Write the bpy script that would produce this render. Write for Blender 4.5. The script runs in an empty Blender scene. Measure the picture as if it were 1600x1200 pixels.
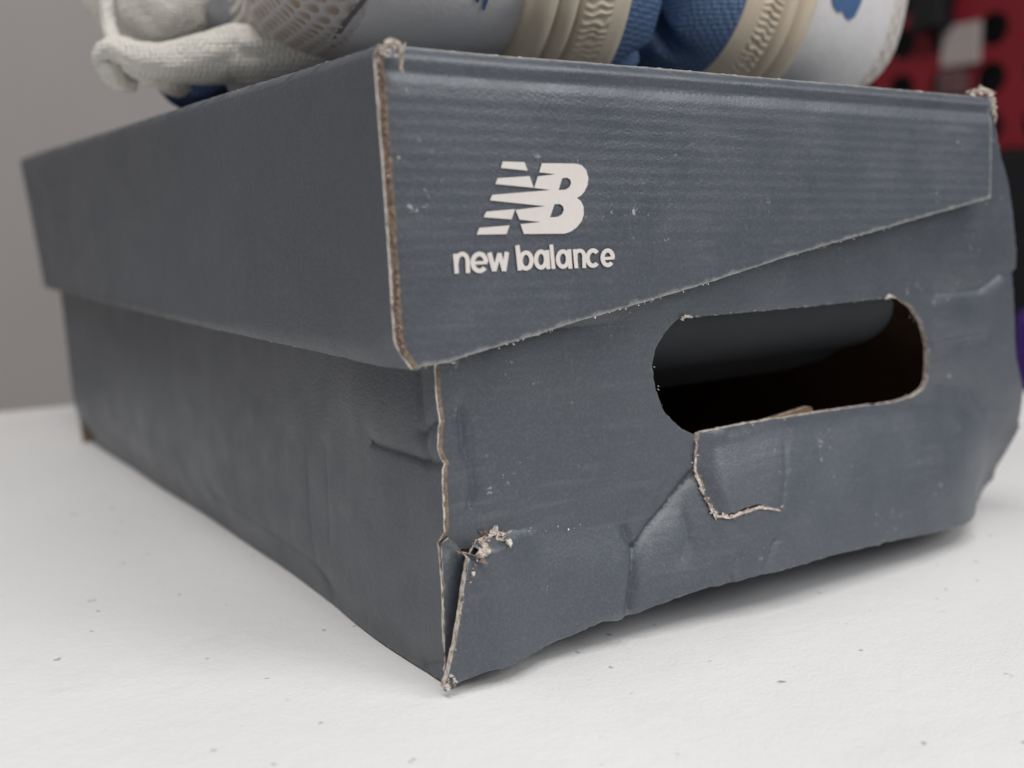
import bpy, bmesh, math, random
import numpy as np
from mathutils import Vector, Matrix, noise as mnoise
from mathutils.geometry import delaunay_2d_cdt
from mathutils.bvhtree import BVHTree
random.seed(7); RNG = np.random.default_rng(7)
scene = bpy.context.scene
COL = scene.collection

# ------------------------------------------------------------------ camera
CAM = Vector((-0.09933652, -0.17510186, 0.0931189))
FW = Vector((0.5494247, 0.82202489, -0.14969164)).normalized()
UP = Vector((0.09285566, 0.11797429, 0.98866571)).normalized()
RT = FW.cross(UP).normalized(); UP = RT.cross(FW).normalized()
FPX = 1640.0                                    # focal length in photo pixels (1600 wide)
cam_data = bpy.data.cameras.new('camera'); cam = bpy.data.objects.new('camera', cam_data); COL.objects.link(cam)
cam.matrix_world = Matrix(((RT.x, UP.x, -FW.x, CAM.x), (RT.y, UP.y, -FW.y, CAM.y), (RT.z, UP.z, -FW.z, CAM.z), (0, 0, 0, 1)))
cam_data.sensor_width = 36.0; cam_data.lens = 36.0 * FPX / 1600.0
cam_data.clip_start = 0.01; cam_data.clip_end = 60
cam_data.dof.use_dof = True; cam_data.dof.focus_distance = 0.226; cam_data.dof.aperture_fstop = 9.3
scene.camera = cam

# ------------------------------------------------------------------ light
world = bpy.data.worlds.new('World'); scene.world = world; world.use_nodes = True
world.node_tree.nodes['Background'].inputs[0].default_value = (0.93, 0.96, 1.0, 1)
world.node_tree.nodes['Background'].inputs[1].default_value = 0.13
def area(name, loc, target, sx, sy, power, col):
    l = bpy.data.lights.new(name, 'AREA'); l.shape = 'RECTANGLE'; l.size = sx; l.size_y = sy; l.energy = power; l.color = col
    o = bpy.data.objects.new(name, l); COL.objects.link(o); o.location = loc
    o.rotation_euler = (Vector(target) - Vector(loc)).to_track_quat('-Z', 'Y').to_euler(); return o
area('ceiling_lamp', (0.0, -0.95, 1.65), (0.1, 0.1, 0.05), 1.4, 0.5, 12, (1.0, 0.985, 0.97))
area('fill_light', (1.15, -1.55, 1.25), (0.1, 0.0, 0.06), 1.1, 0.9, 18, (0.96, 0.98, 1.0))  # added fill lamp, placed to brighten the front and give sheen below the fold
area('ceiling_lamp_overhead', (-0.60, -0.22, 1.85), (0.0, 0.1, 0.0), 1.2, 0.5, 17.5, (1.0, 0.98, 0.96))
vs = scene.view_settings; vs.view_transform = 'Standard'; vs.look = 'None'; vs.gamma = 1; vs.exposure = 0.26; vs.use_curve_mapping = False

# ------------------------------------------------------------------ pixel helpers (photo pixels, 1600 x 1200)
def ray(px, py):
    return FW + RT * ((px - 800) / FPX) + UP * ((600 - py) / FPX)
def hit(px, py, ax, val):
    d = ray(px, py); t = (val - CAM[ax]) / d[ax]; return CAM + d * t
def zoomed(pts, ox, oy, s):
    return [(ox + x / s, oy + y / s) for x, y in pts]

# ------------------------------------------------------------------ materials
def new_mat(name):
    m = bpy.data.materials.new(name); m.use_nodes = True
    nt = m.node_tree; b = nt.nodes['Principled BSDF']; return m, nt, b
class NB:                                       # tiny node helper
    def __init__(s, nt): s.nt = nt
    def n(s, t, **k):
        nd = s.nt.nodes.new(t)
        for a, v in k.items():
            if a.startswith('i_'):
                key = a[2:]; key = int(key) if key.isdigit() else key.replace('_', ' ')
                nd.inputs[key].default_value = v
            else: setattr(nd, a, v)
        return nd
    def l(s, a, b): s.nt.links.new(a, b)
    def coord(s, scale=(1, 1, 1), rot=(0, 0, 0), kind='Object'):
        tc = s.n('ShaderNodeTexCoord'); mp = s.n('ShaderNodeMapping'); mp.inputs['Scale'].default_value = scale; mp.inputs['Rotation'].default_value = rot
        s.l(tc.outputs[kind], mp.inputs[0]); return mp.outputs[0]
    def noise(s, co, sc, det=3, rough=.55):
        nd = s.n('ShaderNodeTexNoise'); nd.inputs['Scale'].default_value = sc; nd.inputs['Detail'].default_value = det; nd.inputs['Roughness'].default_value = rough
        s.l(co, nd.inputs['Vector']); return nd.outputs[0]
    def ramp(s, fac, stops):
        nd = s.n('ShaderNodeValToRGB'); el = nd.color_ramp.elements
        while len(el) < len(stops): el.new(.5)
        for e, (p, c) in zip(el, stops):
            e.position = p; e.color = (c, c, c, 1) if isinstance(c, (int, float)) else (*c, 1)
        s.l(fac, nd.inputs[0]); return nd.outputs[0]
    def mix(s, fac, a, b, mode='MIX'):
        nd = s.n('ShaderNodeMix', data_type='RGBA', blend_type=mode)
        for k, v in ((0, fac), (6, a), (7, b)):
            if hasattr(v, 'links') or hasattr(v, 'is_linked'): s.l(v, nd.inputs[k])
            else: nd.inputs[k].default_value = v if k == 0 else (*v, 1)
        return nd.outputs[2]
    def math(s, op, a, b=0.0):
        nd = s.n('ShaderNodeMath', operation=op)
        for k, v in ((0, a), (1, b)):
            if hasattr(v, 'is_linked'): s.l(v, nd.inputs[k])
            else: nd.inputs[k].default_value = v
        return nd.outputs[0]
    def bump(s, b, layers):
        prev = None
        for h, st, dist in layers:
            nd = s.n('ShaderNodeBump'); nd.inputs['Strength'].default_value = st; nd.inputs['Distance'].default_value = dist
            s.l(h, nd.inputs['Height'])
            if prev: s.l(prev, nd.inputs['Normal'])
            prev = nd.outputs[0]
        s.l(prev, b.inputs['Normal'])

def mat_print(name, ridges, leather=0.0, scuff=1.0, flute=.10):
    m, nt, b = new_mat(name); q = NB(nt)
    co = q.coord()
    c1 = q.mix(q.ramp(q.noise(co, 28, 4, .6), [(.3, 0.0), (.7, 1.0)]), (0.050, 0.060, 0.075), (0.065, 0.0755, 0.091))
    c2 = q.mix(q.math('MULTIPLY', q.ramp(q.noise(co, 1500, 2), [(.45, 0.0), (.75, 1.0)]), .35), c1, (0.14, 0.15, 0.17))
    # horizontal rub marks over the flutes
    st = q.coord((20, 20, 420)) if ridges == 'h' else q.coord((300, 300, 18))
    rub = q.math('MULTIPLY', q.ramp(q.noise(st, 1.0, 3, .6), [(.5, 0.0), (.8, 1.0)]), q.ramp(q.noise(co, 45, 3), [(.45, 0.0), (.72, 1.0)]))
    c3 = q.mix(q.math('MULTIPLY', rub, .34 * scuff), c2, (0.25, 0.25, 0.26))
    # sparse pale nicks
    nick = q.math('MULTIPLY', q.ramp(q.noise(q.coord((1, 1, 1)), 420, 4, .75), [(.635, 0.0), (.67, 1.0)]), q.ramp(q.noise(co, 60, 2), [(.54, 0.0), (.66, 1.0)]))
    c4 = q.mix(q.math('MULTIPLY', nick, .75 * scuff), c3, (0.50, 0.48, 0.46))
    at = q.n('ShaderNodeAttribute', attribute_name='wear')
    wn = q.math('ADD', q.math('POWER', at.outputs['Fac'], 1.6), q.math('MULTIPLY', q.math('SUBTRACT', q.noise(co, 500, 4, .7), .5), .9))
    wm = q.math('MULTIPLY', q.ramp(wn, [(.35, 0.0), (.95, 1.0)]), q.ramp(at.outputs['Fac'], [(.15, 0.0), (.5, 1.0)]))
    c5 = q.mix(q.math('MULTIPLY', wm, .55), c4, (0.47, 0.45, 0.43))
    q.l(c5, b.inputs['Base Color'])
    q.l(q.ramp(q.noise(co, 90, 4), [(.3, .36), (.7, .50)]), b.inputs['Roughness'])
    b.inputs['Specular IOR Level'].default_value = .75
    fl = q.n('ShaderNodeTexWave', wave_type='BANDS', bands_direction='Z' if ridges == 'h' else 'Y', i_Scale=125.0 if ridges == 'h' else 60.0, i_Distortion=.7, i_Detail=2.0, i_Detail_Scale=1.2)
    q.l(co, fl.inputs['Vector'])
    lay = [(q.noise(co, 1700, 3), .32, .0003), (fl.outputs[1], flute, .0004), (q.noise(co, 60, 3), .3 if ridges == 'h' else .15, .0012)]
    if leather: lay.insert(0, (q.noise(q.coord((1, 1, 2.2)), 520, 4, .6), leather, .0006))
    q.bump(b, lay); return m
M = {}
M['print_front'] = mat_print('printed_card_front', 'h', 0.0, 1.0, .025)
M['print_lid'] = mat_print('printed_card_lid_front', 'h', 0.0, 1.0, .09)
M['print_side'] = mat_print('printed_card_side', 'v', .16, .12, .03)

def mat_simple(name, c1, c2, sc, rough=.8, bump=.3, dist=.0005, spec=.3, stretch=(1, 1, 1), bsc=None):
    m, nt, b = new_mat(name); q = NB(nt); co = q.coord(stretch)
    q.l(q.mix(q.ramp(q.noise(co, sc, 4, .6), [(.3, 0.0), (.7, 1.0)]), c1, c2), b.inputs['Base Color'])
    b.inputs['Roughness'].default_value = rough; b.inputs['Specular IOR Level'].default_value = spec
    q.bump(b, [(q.noise(co, bsc or sc * 2, 3), bump, dist)]); return m
M['paper_edge'] = mat_simple('pale_torn_paper', (.50, .44, .38), (.72, .68, .64), 900, .95, .5)
M['kraft_edge'] = mat_simple('kraft_board_edge', (.17, .115, .085), (.35, .265, .21), 1100, .95, .8, .001)
M['kraft'] = mat_simple('kraft_board', (.20, .125, .08), (.26, .165, .11), 120, .9, .2)
M['torn'] = mat_simple('torn_fibres', (.30, .21, .15), (.80, .73, .66), 900, .95, .6, .0006)
M['ink'] = mat_simple('cream_ink', (.69, .635, .60), (.725, .67, .63), 500, .75, .05, .0001)
M['print_shaded'] = mat_simple('shaded_flap_print', (.020, .023, .027), (.026, .029, .033), 60, .7, .15)  # slate print darkened to paint the shade on the flap inside the hand hole
M['bottom'] = mat_simple('board_underside', (.10, .11, .13), (.14, .15, .17), 60, .7)

def mat_table():
    m, nt, b = new_mat('white_table_plastic'); q = NB(nt); co = q.coord()
    base = q.mix(q.ramp(q.noise(co, 9, 5, .6), [(.3, 0.0), (.7, 1.0)]), (.69, .685, .68), (.74, .735, .73))
    def specks(scale, lo, hi, gate, dens):
        v = q.n('ShaderNodeTexVoronoi', feature='F1', i_Scale=scale, i_Randomness=1.0)
        jig = q.n('ShaderNodeVectorMath', operation='ADD'); sc_ = q.n('ShaderNodeVectorMath', operation='SCALE'); nz = q.n('ShaderNodeTexNoise', i_Scale=scale * 4)
        q.l(co, nz.inputs['Vector']); q.l(nz.outputs[1], sc_.inputs[0]); sc_.inputs[3].default_value = .35 / scale
        q.l(co, jig.inputs[0]); q.l(sc_.outputs[0], jig.inputs[1]); q.l(jig.outputs[0], v.inputs['Vector'])
        d = q.ramp(v.outputs['Distance'], [(lo, 1.0), (hi, 0.0)])
        sep = q.n('ShaderNodeSeparateColor'); q.l(v.outputs['Color'], sep.inputs[0])
        return q.math('MULTIPLY', d, q.ramp(sep.outputs[0], [(gate, 0.0), (gate + .02, dens)]))
    c = q.mix(specks(75, .04, .085, .66, .8), base, (.20, .20, .21))
    c = q.mix(specks(150, .05, .11, .58, .7), c, (.25, .245, .24))
    c = q.mix(q.math('MULTIPLY', q.ramp(q.noise(q.coord((1, 1.6, 1)), 22, 5, .65), [(.58, 0.0), (.8, 1.0)]), .18), c, (.50, .48, .46))
    q.l(c, b.inputs['Base Color']); b.inputs['Roughness'].default_value = .5; b.inputs['Specular IOR Level'].default_value = .4
    q.bump(b, [(q.noise(co, 1100, 3), .35, .0004), (q.noise(co, 230, 3), .3, .0008)]); return m
M['table'] = mat_table()
M['wall'] = mat_simple('painted_wall', (.375, .345, .33), (.395, .365, .35), 3, .9, .1)
M['floor'] = mat_simple('floor_vinyl', (.16, .15, .145), (.20, .19, .18), 5, .6, .1)
M['leg'] = mat_simple('grey_steel', (.18, .18, .19), (.22, .22, .23), 20, .45, .1)

# ------------------------------------------------------------------ object helpers
def tag(o, label, cat, group=None):
    o['label'] = label; o['category'] = cat
    if group: o['group'] = group
    return o
def thing(name, loc, label, cat, group=None):
    o = bpy.data.objects.new(name, None); o.empty_display_size = .03; COL.objects.link(o); o.location = loc
    return tag(o, label, cat, group)
def root_of(p):
    v = Vector((0, 0, 0))
    while p is not None: v += p.location; p = p.parent
    return v
def mesh_obj(name, verts, faces, mats, parent=None, midx=None, smooth=True, wear=None, cols=None, loc=None):
    off = root_of(parent) if parent else Vector((0, 0, 0))
    if loc is not None: off = off + (Vector(loc) - off)
    V = np.asarray([tuple(v) for v in verts], float) - np.array(off)
    me = bpy.data.meshes.new(name); me.from_pydata(V.tolist(), [], [tuple(int(i) for i in f) for f in faces])
    for m in (mats if isinstance(mats, (list, tuple)) else [mats]): me.materials.append(m)
    if midx is not None: me.polygons.foreach_set('material_index', np.asarray(midx, np.int32))
    sm = np.ones(len(me.polygons), bool) if smooth is True else (np.zeros(len(me.polygons), bool) if smooth is False else np.asarray(smooth, bool))
    me.polygons.foreach_set('use_smooth', sm)
    if wear is not None:
        a = me.attributes.new('wear', 'FLOAT', 'POINT'); a.data.foreach_set('value', np.asarray(wear, np.float32))
    if cols is not None:
        a = me.attributes.new('tint', 'FLOAT', 'POINT'); a.data.foreach_set('value', np.asarray(cols, np.float32))
    me.update()
    o = bpy.data.objects.new(name, me); COL.objects.link(o)
    if parent: o.parent = parent; o.location = off - root_of(parent)
    else: o.location = off
    return o
def inside(P, poly):
    P = np.asarray(P); x, y = P[:, 0], P[:, 1]; r = np.zeros(len(P), bool); n = len(poly)
    for i in range(n):
        x1, y1 = poly[i]; x2, y2 = poly[(i + 1) % n]
        if y1 == y2: continue
        c = (y1 > y) != (y2 > y); r ^= c & (x < (x2 - x1) * (y - y1) / (y2 - y1) + x1)
    return r
def segdist(P, pts, closed=False):
    P = np.asarray(P, float); pts = np.asarray(pts, float); best = np.full(len(P), 1e9); n = len(pts)
    for i in range(n if closed else n - 1):
        a = pts[i]; b = pts[(i + 1) % n]; d = b - a; L = d @ d
        t = np.clip(((P - a) @ d) / L, 0, 1) if L > 0 else np.zeros(len(P))
        best = np.minimum(best, np.hypot(*(P - a - t[:, None] * d).T))
    return best
def resample(pts, step, closed=True, jit=0.0):
    out = []; n = len(pts)
    for i in range(n if closed else n - 1):
        a = np.array(pts[i], float); b = np.array(pts[(i + 1) % n], float); k = max(1, int(round(np.hypot(*(b - a)) / step)))
        for j in range(k):
            p = a + (b - a) * j / k
            if jit and j: p = p + RNG.normal(0, jit, 2)
            out.append(tuple(p))
    if not closed: out.append(tuple(pts[-1]))
    return out
def triangulate(outline, holes, step, extra=()):
    polys = [outline] + list(holes)
    A = np.array(outline); lo, hi = A.min(0), A.max(0)
    gx, gy = np.meshgrid(np.arange(lo[0] + step / 2, hi[0], step), np.arange(lo[1] + step / 2, hi[1], step)); gx = gx + (np.arange(gx.shape[0]) % 2)[:, None] * step / 2
    G = np.stack([gx.ravel(), gy.ravel()], 1)
    if len(extra): G = np.concatenate([np.asarray(extra, float), G])
    keep = inside(G, outline) & (segdist(G, outline, True) > step * .45)
    for h in holes: keep &= ~inside(G, h) & (segdist(G, h, True) > step * .45)
    G = G[keep]
    pts = []; edges = []
    for p in polys:
        s = len(pts); pts += [Vector(q) for q in p]; edges += [(s + i, s + (i + 1) % len(p)) for i in range(len(p))]
    pts += [Vector(g) for g in G]
    v, e, f, *_ = delaunay_2d_cdt(pts, edges, [], 0, 1e-7)
    V = np.array([tuple(q) for q in v]); F = np.array([list(t) for t in f])
    c = V[F].mean(1); ok = inside(c, outline)
    for h in holes: ok &= ~inside(c, h)
    F = F[ok]
    a = V[F]; ar = (a[:, 1, 0] - a[:, 0, 0]) * (a[:, 2, 1] - a[:, 0, 1]) - (a[:, 1, 1] - a[:, 0, 1]) * (a[:, 2, 0] - a[:, 0, 0])
    F = F[np.abs(ar) > 1e-14]; ar = ar[np.abs(ar) > 1e-14]; F[ar < 0] = F[ar < 0][:, ::-1]
    used = np.unique(F); remap = -np.ones(len(V), int); remap[used] = np.arange(len(used))
    return V[used], remap[F]
def panel(name, outline, holes, to3d, out, parent, front, thick=.0026, step=.002, back=None, extra=(), wear_w=.0016, wear_k=.6, jit=0.0, bstep=.0012, edge2=None):
    """a sheet of board: printed face, pale paper line and brown core on every cut edge, kraft inside"""
    ol = resample(outline, bstep, True, jit); hl = [resample(h, bstep, True, jit) for h in holes]
    V, F = triangulate(ol, hl, step, extra)
    out = Vector(out).normalized()
    P = [Vector(to3d(u, v)) for u, v in V]
    n = len(P); paper = .00032
    # orient
    a, b, c = P[F[0][0]], P[F[0][1]], P[F[0][2]]
    if (b - a).cross(c - a).dot(out) < 0: F = F[:, ::-1]
    E = {}
    for t in F:
        for i in range(3):
            k = (t[i], t[(i + 1) % 3]); E[k] = 1
    bd = [k for k in E if (k[1], k[0]) not in E]
    verts = list(P) + [p - out * thick for p in P]; faces = [tuple(t) for t in F] + [tuple(int(i) + n for i in t[::-1]) for t in F]
    mi = [0] * len(F) + [3] * len(F); sm = [True] * (2 * len(F))
    d = segdist(V, ol, True)
    for h in hl: d = np.minimum(d, segdist(V, h, True))
    wear = list(np.clip(1 - d / wear_w, 0, 1) * wear_k) + [0] * n
    rid = {}
    def rv(i, lev):
        if (i, lev) not in rid:
            rid[(i, lev)] = len(verts); off = [0, paper, paper, thick][lev]
            p = P[i] - out * off
            if lev in (1, 2): p = p + Vector(RNG.normal(0, .00008, 3))
            verts.append(p); wear.append(0)
        return rid[(i, lev)]
    for i, j in bd:
        faces.append((rv(j, 0), rv(i, 0), rv(i, 1), rv(j, 1))); mi.append(1); sm.append(False)
        faces.append((rv(j, 2), rv(i, 2), rv(i, 3), rv(j, 3))); mi.append(2); sm.append(False)
    return mesh_obj(name, verts, faces, [front, M['paper_edge'], edge2 or M['kraft_edge'], back or M['kraft']], parent, mi, sm, wear)
def decal(name, outline, holes, to3d, parent, mat, step=.003):
    V, F = triangulate(resample(outline, .0008), [resample(h, .0008) for h in holes], step)
    P = [Vector(to3d(u, v)) for u, v in V]
    return P, F
def ribbon(name, pts, widths, nrm, parent, mat, lift=.0006, jit=.00025, sub=5):
    """ragged strip of torn paper fibres standing on a surface"""
    Q = []; Wd = []
    for i in range(len(pts) - 1):
        for j in range(sub):
            t = j / sub; Q.append(pts[i].lerp(pts[i + 1], t)); Wd.append(widths[i] * (1 - t) + widths[i + 1] * t)
    Q.append(pts[-1]); Wd.append(widths[-1]); n = Vector(nrm).normalized()
    verts = []; faces = []
    for i, p in enumerate(Q):
        d = (Q[min(i + 1, len(Q) - 1)] - Q[max(i - 1, 0)]).normalized(); s = d.cross(n).normalized(); w = Wd[i]
        r = lambda k=1: random.gauss(0, jit * k)
        verts += [p + s * (w * .5 + r()) + n * .0001, p + s * (w * .2 + r()) + n * (lift + abs(r(1.6))), p - s * (w * .25 + r()) + n * (lift * .7 + abs(r(1.6))), p - s * (w * .5 + r()) + n * .0001]
    for i in range(len(Q) - 1):
        for k in range(3): faces.append((4 * i + k, 4 * i + k + 1, 4 * i + k + 5, 4 * i + k + 4))
    return mesh_obj(name, verts, faces, mat, parent, smooth=False)
def flakes(name, pts, nrm, parent, count, size=.0012, spread=.0005, brown=.35):
    """loose paper fibres and flakes torn up along a line"""
    n = Vector(nrm).normalized(); verts = []; faces = []; mi = []
    for k in range(count):
        t = random.random() * (len(pts) - 1); i = min(int(t), len(pts) - 2); p = pts[i].lerp(pts[i + 1], t - i); d = (pts[i + 1] - pts[i]).normalized(); s = d.cross(n).normalized()
        a = random.uniform(0, 2 * math.pi); e = (d * math.cos(a) + s * math.sin(a)).normalized(); f = e.cross(n)
        L_ = size * random.uniform(.35, 1.2); w = L_ * random.uniform(.12, .45); c = p + s * random.gauss(0, spread) + n * random.uniform(0, .0003)
        up_ = n * L_ * random.uniform(.1, .7); b = len(verts)
        verts += [c - f * w, c + f * w, c + e * L_ * .5 + f * w * random.uniform(.3, 1) + up_ * .5, c + e * L_ * .55 - f * w * random.uniform(.3, 1) + up_ * .55, c + e * L_ + up_]
        faces += [(b, b + 1, b + 2, b + 3), (b + 3, b + 2, b + 4)]; m = 1 if random.random() < brown else 0; mi += [m, m]
    o = mesh_obj(name, verts, faces, [M['paper_edge'], M['kraft_edge']], parent, mi, smooth=False); o['kind'] = 'stuff'; return o
def box_mesh(lo, hi, bev=.002, seg=2):
    bm = bmesh.new(); bmesh.ops.create_cube(bm, size=1)
    for v in bm.verts: v.co = Vector([(lo[i] + hi[i]) / 2 + v.co[i] * (hi[i] - lo[i]) for i in range(3)])
    if bev: bmesh.ops.bevel(bm, geom=bm.edges[:], offset=bev, segments=seg, profile=.5, affect='EDGES')
    bm.verts.index_update(); V = [v.co.copy() for v in bm.verts]; F = [[v.index for v in f.verts] for f in bm.faces]; bm.free(); return V, F
def sstep(a, b, x): t = min(1, max(0, (x - a) / (b - a))); return t * t * (3 - 2 * t)
def interp(x, pts): return float(np.interp(x, [p[0] for p in pts], [p[1] for p in pts]))
def solve(px, py, yfun, y0=0.003):
    y = y0
    for _ in range(25):
        p = hit(px, py, 1, y); y2 = yfun(p.x, p.z); y = y * .4 + y2 * .6
    return (p.x, p.z)
def fbm(x, y, s, seed=0.0): return mnoise.noise(Vector((x * s, y * s, seed)))

# ================================================================== SETTING
V, F = box_mesh((-2.6, 1.30, -.75), (2.6, 1.40, 2.2), 0)
o = mesh_obj('wall', V, F, M['wall'], smooth=False); o['kind'] = 'structure'
V, F = box_mesh((-2.6, -1.6, -.80), (2.6, 1.30, -.752), 0)
o = mesh_obj('floor', V, F, M['floor'], smooth=False); o['kind'] = 'structure'

# folding table: blow-moulded white top with a rounded raised rim, steel legs
T = thing('folding_table', (-.35, .0, -.75), 'white plastic folding table with speckled top under the shoe box', 'table')
TX0, TX1, TY0, TY1 = -1.25, .445, -.34, .418
def table_top():
    # profile from the middle to the underside: (inset from the outer edge, height)
    prof = [(.030, 0.0), (.024, .0003), (.020, .0012), (.014, .0018), (.008, .0016), (.0035, -.0005), (.0008, -.005), (0, -.012), (.001, -.030), (.006, -.036), (.03, -.038)]
    R = .045; ring = []
    for cx, cy, a0 in ((TX1 - R, TY1 - R, 0), (TX0 + R, TY1 - R, 90), (TX0 + R, TY0 + R, 180), (TX1 - R, TY0 + R, 270)):
        for k in range(9): a = math.radians(a0 + k * 11.25); ring.append((cx, cy, math.cos(a), math.sin(a)))
    verts = []; faces = []; n = len(ring)
    for ins, h in prof:
        for cx, cy, ca, sa in ring: verts.append((cx + ca * (R - ins), cy + sa * (R - ins), h))
    for r in range(len(prof) - 1):
        for i in range(n): faces.append((r * n + i, r * n + (i + 1) % n, (r + 1) * n + (i + 1) % n, (r + 1) * n + i)[::-1])
    faces.append(tuple(range(n))); faces.append(tuple(range((len(prof) - 1) * n, len(prof) * n))[::-1])
    return verts, faces
V, F = table_top(); mesh_obj('tabletop', V, F, M['table'], T, smooth=[True] * (len(F) - 2) + [False, False])
for lx in (TX0 + .18, TX1 - .18):
    for ly in (TY0 + .10, TY1 - .10):
        bm = bmesh.new(); bmesh.ops.create_cone(bm, cap_ends=True, segments=14, radius1=.014, radius2=.014, depth=.714, matrix=Matrix.Translation((lx, ly, -.393)))
        bm.verts.index_update(); mesh_obj('leg', [v.co.copy() for v in bm.verts], [[v.index for v in f.verts] for f in bm.faces], M['leg'], T, smooth=False); bm.free()
# ------------------------------------------------------------------ red perforated rack behind the box, bins beside it
M['red'] = mat_simple('red_enamel', (.19, .010, .018), (.23, .014, .024), 12, .5, .1)
M['black'] = mat_simple('black_plastic', (.008, .008, .010), (.014, .014, .017), 40, .5, .2)
M['purple'] = mat_simple('purple_plastic', (.055, .02, .17), (.075, .03, .21), 15, .5, .1)
M['tag'] = mat_simple('white_card_tag', (.36, .31, .30), (.42, .37, .36), 30, .8, .1)
M['grey'] = mat_simple('grey_plastic', (.10, .05, .055), (.15, .08, .085), 25, .6, .1)
RKX = 1.02                                       # plane of the rack, square to the long side of the table
rk = lambda px, py: (lambda p: (p.y, p.z))(hit(px, py, 0, RKX))
RACK = thing('storage_rack', (RKX + .1, .42, -.752), 'red perforated steel storage rack with round holes behind the box', 'rack')
hc = [rk(*p) for p in ((1552, 45), (1556, 122), (1478, 126), (1418, 130), (1492, 42), (1400, 50), (1330, 60), (1548, -35), (1480, -40), (1400, -32))]
y0_, z0_ = hc[0]; pit = .058
hs = []
for i in range(-3, 7):
    for j in range(-2, 5):
        cy, cz = y0_ + i * pit, z0_ + j * pit * .92
        hs.append([(cy + .0185 * math.cos(a), cz + .0185 * math.sin(a)) for a in np.linspace(0, 2 * math.pi, 20, endpoint=False)])
zlow = rk(1560, 232)[1]
panel('perforated_panel', [(y0_ - .26, zlow), (y0_ + .40, zlow), (y0_ + .40, zlow + .42), (y0_ - .26, zlow + .42)], hs, lambda y, z: (RKX, y, z), (-1, 0, 0), RACK, M['red'], .003, .03, back=M['red'], edge2=M['red'], bstep=.01)
V, F = box_mesh((RKX + .05, y0_ - .26, zlow), (RKX + .055, y0_ + .40, zlow + .42), 0); mesh_obj('back_plate', V, F, M['black'], RACK, smooth=False)
for yy in (y0_ - .275, y0_ + .415):
    V, F = box_mesh((RKX - .01, yy - .014, -.752), (RKX + .06, yy + .014, zlow + .44), .003); mesh_obj('upright', V, F, M['red'], RACK, smooth=False)
V, F = box_mesh((RKX - .02, y0_ - .26, zlow - .22), (RKX + .12, y0_ + .40, zlow - .004), .004); mesh_obj('kick_panel', V, F, M['black'], RACK, smooth=False)
def slab(name, px0, px1, x, dep, mat, label, cat, bev=.004):
    a = hit(*px0, 0, x); b = hit(*px1, 0, x)
    V, F = box_mesh((x, min(a.y, b.y), min(a.z, b.z)), (x + dep, max(a.y, b.y), max(a.z, b.z)), bev); c = Vector((x + dep / 2, (a.y + b.y) / 2, min(a.z, b.z)))
    return tag(mesh_obj(name, V, F, mat, None, smooth=False, loc=c), label, cat)
slab('hanging_tag', (1472, 42), (1528, 98), RKX - .006, .006, M['tag'], 'blank white card tag hanging on the red rack', 'tag', .0015)
slab('tool_case', (1422, -40), (1468, 42), RKX - .03, .03, M['black'], 'small black case hung on the red rack', 'case')
slab('storage_tin', (1462, 112), (1500, 150), RKX - .02, .02, M['grey'], 'small grey tin hung low on the red rack', 'tin')
pz = hit(1600, 485, 0, .80).z
V, F = box_mesh((.80, -.12, -.752), (.98, .36, pz), .01)
tag(mesh_obj('storage_bin', V, F, M['purple'], None, smooth=False, loc=(.89, .12, -.752)), 'purple plastic storage bin below the red rack', 'bin')
# ================================================================== SHOE BOX: BASE
B = thing('shoe_box', (.1, .155, 0), 'worn slate blue cardboard shoe box with torn front and hand hole', 'box')
Y0 = .0014                                       # plane of the undamaged front panel
pl = lambda x, y: (lambda p: (p.x, p.z))(hit(x, y, 1, Y0))
TEAR = [pl(*p) for p in ((700, 846), (722, 868), (738, 851), (755, 842), (790, 840))]
FOLD = [pl(*p) for p in ((680, 845), (722, 866), (740, 850), (790, 838), (900, 822), (1010, 797), (1060, 762), (1092, 720), (1110, 690), (1200, 668), (1300, 652), (1430, 636), (1500, 640), (1600, 672))]
def fold_z(x): return interp(x, FOLD)
def crease(pts, depth, w): return ([pl(*p) for p in pts], depth, w)
CREASES = [
    crease([(1080, 742), (1040, 790), (1005, 828), (984, 855), (976, 885), (966, 925), (960, 948)], .0011, .0009),
    crease([(984, 855), (975, 838), (972, 822)], .0007, .0010),
    crease([(1058, 800), (1056, 840), (1044, 865)], .0003, .0010),
    crease([(1118, 850), (1100, 890), (1092, 918)], .0004, .0009),
    crease([(1170, 830), (1150, 870), (1134, 905)], .0004, .0009),
    crease([(1215, 690), (1205, 735), (1187, 788)], .00012, .0008),
    crease([(722, 640), (726, 700), (740, 730), (742, 760), (735, 790)], .0007, .0013),
    crease([(760, 535), (850, 515), (960, 505)], .0006, .0035),
    crease([(1460, 458), (1530, 452), (1560, 428)], .0009, .0025),
    crease([(1460, 535), (1540, 520)], .0006, .0025),
    crease([(1470, 600), (1520, 606), (1545, 640)], .0006, .0025),
    crease([(960, 960), (1000, 945)], .0005, .0020),
]
CR = [(np.array(p), d, w) for p, d, w in CREASES]
def cdist(x, z, pts):
    a = pts[:-1]; d = pts[1:] - a; q = np.array((x, z)) - a
    t = np.clip((q * d).sum(1) / (d * d).sum(1), 0, 1); return float(np.sqrt((((q - t[:, None] * d)) ** 2).sum(1)).min())
SLIT = [pl(*p) for p in ((1087, 682), (1085, 710), (1084, 738), (1093, 752), (1097, 772), (1108, 790), (1118, 806), (1140, 807), (1165, 798), (1185, 791), (1222, 796))]
FLAPPOLY = SLIT + [pl(1222, 660)]
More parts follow.
